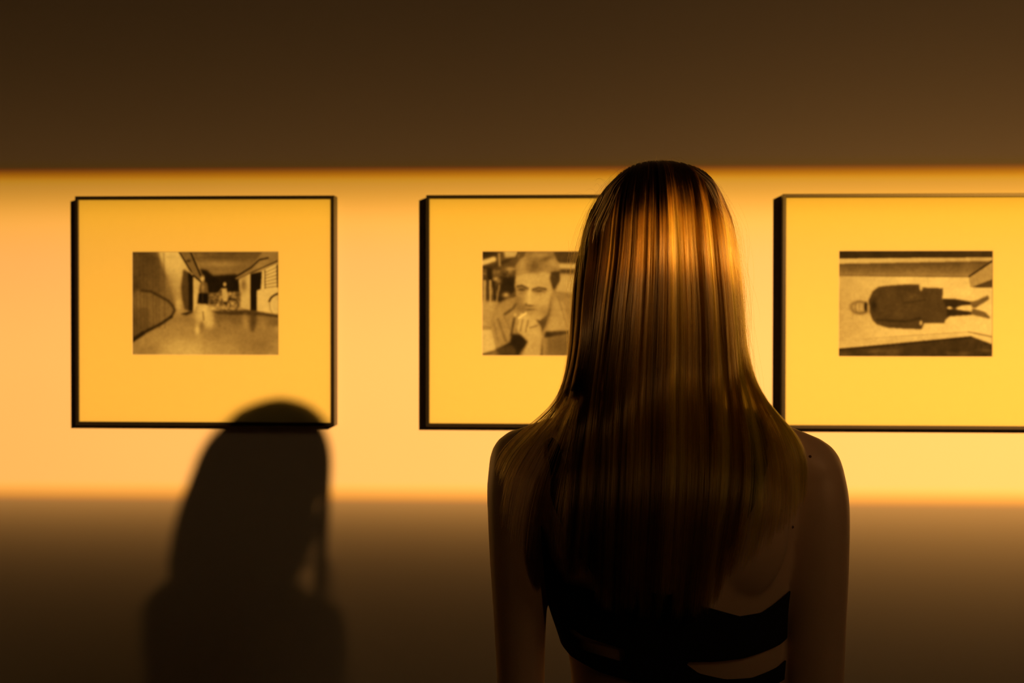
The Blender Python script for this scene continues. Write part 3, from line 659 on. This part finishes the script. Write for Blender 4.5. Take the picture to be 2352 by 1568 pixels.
def crown(u, NT_=14, k=.44):  # from the crown ridge down to ZH: x scale, depth scale, z
    zs, ww = SWL if u < 0 else SWR; p2 = k+(1-k)*ww; ok = ww >= abs(u)*p2
    z0 = zs[ok].max(); t = np.linspace(0, 1, NT_, endpoint=False); z = z0-(z0-ZH)*t**1.8
    w = np.interp(z, zs, ww); q = np.interp(z, zs, p2); return q, np.sqrt(np.clip(w*w-(u*q)**2, 0, 1)), z
def make_back(n):
    for _ in range(n):
        phi = rng.uniform(-1.0, 1.0); u = float(np.clip(math.sin(phi*math.pi/2), -.9995, .9995))
        lay = rng.uniform(0, 1)**.6           # 1 = outer layer
        lock = .8*noise1(u*16+50, 3)+.75*noise1(u*43+90, 4)
        xg = lerp_u(GX, u); zg = lerp_u(GZ, u); xh = np.interp(ZH, zg[::-1], xg[::-1])
        q, dp, zc = crown(u); lo = np.linspace(ZH, zg[-1], NK-len(zc)); xl = np.interp(lo, zg[::-1], xg[::-1])
        z = np.concatenate([zc, lo]); x = np.concatenate([HX+(xh-HX)*q, xl])
        ct = max(0., 1-u*u)**.5; dd = np.concatenate([dp, np.full(len(lo), ct)])
        tt = np.linspace(0, 1, NK); cyp = HY-.012
        y = cyp-HD*dd*(1-.10*(1-lay))+.0062*lock*np.clip((1.70-z)/.05, 0, 1)
        x = HX+(x-HX)*np.where(z > 1.5, 1-.09*(1-lay), 1-.03*(1-lay)); z = z-np.where(z > ZH, .010*(1-lay)*(z-ZH)/(ZTOP-ZH), 0)
        yf = y.copy(); pf = .86 if u < -.79 else (.08 if u > .80 else 0); fwd_ = rng.random() < pf
        # below the head: swing to rest on shoulders and back
        off = .010+.014*lay*np.clip((1.48-z)/.1, 0, 1)
        yb = by(x, z)-off
        w_ = np.clip((1.50-z)/.06, 0, 1)
        y = np.where(z < 1.5, np.minimum(y, yb)*w_+y*(1-w_), y)
        # outer locks go over the shoulder top and lie on it
        over = np.clip((abs(u)-.80)/.15, 0, 1)
        if over > 0:
            up_ = np.clip((1.455-z)/.03, 0, 1)*over
            y = y*(1-up_)+np.minimum(by(x*.97, z-.006)-.011-.008*lay, .03)*up_
        back = np.clip((1.63-z)/.1, 0, 1)*np.clip((z-1.40)/.05, 0, 1)*max(0., -u)
        y = yf-.052*back if fwd_ else y-.035*back
        # gentle lock grouping and individual wander
        gather = .0022*noise1(u*60+200, 5)*np.clip(tt*1.6, 0, 1)**1.2
        wander = .0016*np.sin(tt*rng.uniform(2, 7)+rng.uniform(0, 6.3))*tt
        x = x+gather+wander+rng.normal(0, .0010)*tt; y = y+rng.normal(0, .0015)*tt
        if fwd_:             # passes over the top of the shoulder and falls in front of it
            k = int(np.argmax(z < 1.452)); m = NK-k; f = np.linspace(0, 1, m)
            sx = math.copysign(1, u); tx = sx*(.070+(.05 if u < 0 else .012)*abs(abs(u)-.8)/.2)+rng.normal(0, .006)
            x[k:] = x[k]*(1-f)+tx*f; y[k:] = y[k]+(.115-y[k]-.02*rng.random())*np.sin(np.clip(f*1.4, 0, 1)*math.pi/2)
            z[k:] = z[k]+.004*np.sin(np.clip(f*3, 0, 1)*math.pi)-np.clip(f-.35, 0, 1)**1.3*.30
            cutf = rng.uniform(.75, 1)
        P = smooth_path(np.stack([x, y, z], 1), 4)
        # length: ragged tips
        cut = 1-abs(rng.normal(0, .020))-(.04 if rng.random() < .15 else 0)-max(0, .03*noise1(u*25+300, 6))
        if u > .74 and rng.random() < .62: cut = rng.uniform(.56, .80)
        if u < -.70 and not fwd_ and rng.random() < .45: cut = rng.uniform(.60, .85)
        root = rng.uniform(0, .02) if rng.random() < .75 else rng.uniform(0, .30)*(1-lay*.5)
        q = np.linspace(root, max(cut, .56), NK); P = np.stack([np.interp(q, tt, P[:, k]) for k in range(3)], 1)
        sh = .37+.18*lock+.15*noise1(u*150+77, 9)+.10*rng.normal()+.34*u  # left strands darker, right lighter: side light painted into the tone
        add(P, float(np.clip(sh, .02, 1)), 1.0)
make_back(15000)
def make_side(side, n, ya, yb, zend, tipx, tipy, pull):
    # from the parting over the temple, then hanging beside the face and in front of the shoulder
    for _ in range(n):
        y0 = rng.uniform(ya, yb); sl = math.sqrt(max(.05, 1-(y0/.112)**2)); th = np.linspace(.04, math.pi/2, 16)
        xr = (.087 if side < 0 else .089)+.003*min(1, y0/.03)
        x1 = side*xr*(.72+.28*sl)*np.sin(th); z1 = ZH+(ZTOP-ZH-.001)*(.55+.45*sl)*np.cos(th)
        ze = zend+rng.normal(0, .012); m = NK-16; f = np.linspace(0, 1, m+1)[1:]
        z2 = ZH+(ze-ZH)*f; x2 = x1[-1]+(side*tipx-x1[-1])*f**1.4*pull; y2 = y0+(tipy*(.35+.65*min(1, y0/.06))-y0)*f**1.4*pull
        x = HX+np.concatenate([x1, x2]); z = np.concatenate([z1, z2]); y = HY-.012+np.concatenate([np.full(16, y0), y2])
        w = np.concatenate([np.zeros(16), f]); x = x+rng.normal(0, .0022)*w-side*.006*rng.random(); y = y+rng.normal(0, .002)*w
        add(smooth_path(np.stack([x, y, z], 1), 3), float(np.clip(.45+.12*rng.normal(), .05, 1)), 1.0)
make_side(-1, 2500, .003, .085, 1.36, .098, .062, .75)
make_side(1, 1400, .003, .045, 1.49, .082, -.010, .8)
make_side(1, 1100, .040, .085, 1.37, .073, .068, .92)
def make_inner(n):         # hair between the nape and the outer sheet
    for _ in range(n):
        u = float(rng.uniform(-.97, .97)) if rng.random() < .5 else float(rng.choice([-1, 1])*rng.uniform(.45, .95)); x = lerp_u(GX, u); z = lerp_u(GZ, u).copy(); tt = np.linspace(0, 1, NK)
        d = rng.uniform(.05, .8); y = HY-.012-HD*d*max(.1, 1-u*u)**.5*np.ones(NK)
        x = HX+(x-HX)*.93; y = np.where(z < 1.5, np.minimum(y, by(x, z)-.004), y)
        a0 = tt[int(np.argmax(z < 1.62))]; a1 = tt[int(np.argmax(z < 1.42))] if (z < 1.42).any() else 1
        P = smooth_path(np.stack([x, y, z], 1), 4); q = np.linspace(a0, a1, NK)
        P = np.stack([np.interp(q, tt, P[:, k]) for k in range(3)], 1); add(P, float(np.clip(.3+.3*u+.1*rng.normal(), .02, 1)), 1.1)  # inner strands carry the same painted light from right to left
make_inner(7000)
# flyaways
for _ in range(260):
    u = float(np.clip(rng.choice([-1, 1])*rng.uniform(.75, 1.0), -1, 1)); x = lerp_u(GX, u); z = lerp_u(GZ, u)
    tt = np.linspace(0, 1, NK); y = HY-.012-HD*max(0, 1-u*u)**.5*np.ones(NK)
    c = rng.uniform(.2, .75); bul = abs(rng.normal(0, .008))*np.exp(-((tt-c)/rng.uniform(.10, .22))**2)
    P = np.stack([x+math.copysign(1, u)*bul, y+rng.normal(0, .01)*tt, z+.002], 1)
    e = rng.uniform(.5, .85); q = np.linspace(rng.uniform(.08, .35), e, NK); P = np.stack([np.interp(q, tt, P[:, k]) for k in range(3)], 1)
    add(P, .6, .6)
for _ in range(60):     # short stray hairs on the crown and shoulders
    a = rng.uniform(-.085, .085); x0 = HX+a; z0 = 1.60+.117*math.sqrt(max(0, 1-(a/.096)**2))-.004
    d = rng.normal(0, 1, 2); ln = rng.uniform(.01, .03); tt = np.linspace(0, 1, NK)
    P = np.stack([x0+d[0]*ln*tt*.6, HY-.02+0*tt, z0+ln*.35*np.sin(tt*2.6)], 1); add(P, .5, .45)

hc = bpy.data.hair_curves.new('hair'); hc.add_curves([NK]*len(strands))
PP = np.array(strands, dtype=np.float32).reshape(-1, 3)
hc.attributes['position'].data.foreach_set('vector', PP.ravel())
prof = np.linspace(0, 1, NK); rr = (.00011*(1-.55*prof**3))
R = (np.array(radii)[:, None]*rr[None, :]).astype(np.float32)
ra = hc.attributes.get('radius') or hc.attributes.new('radius', 'FLOAT', 'POINT'); ra.data.foreach_set('value', R.ravel())
zz = PP[:, 2].reshape(-1, NK)          # strand tone darkens towards the crown
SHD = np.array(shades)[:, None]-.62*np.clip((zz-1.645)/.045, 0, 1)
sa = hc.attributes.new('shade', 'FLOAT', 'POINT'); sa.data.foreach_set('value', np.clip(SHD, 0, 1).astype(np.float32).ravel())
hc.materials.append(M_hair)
hair = bpy.data.objects.new('hair', hc); COL.objects.link(hair); hair.parent = person
hair['label'] = 'long straight dark blond hair'
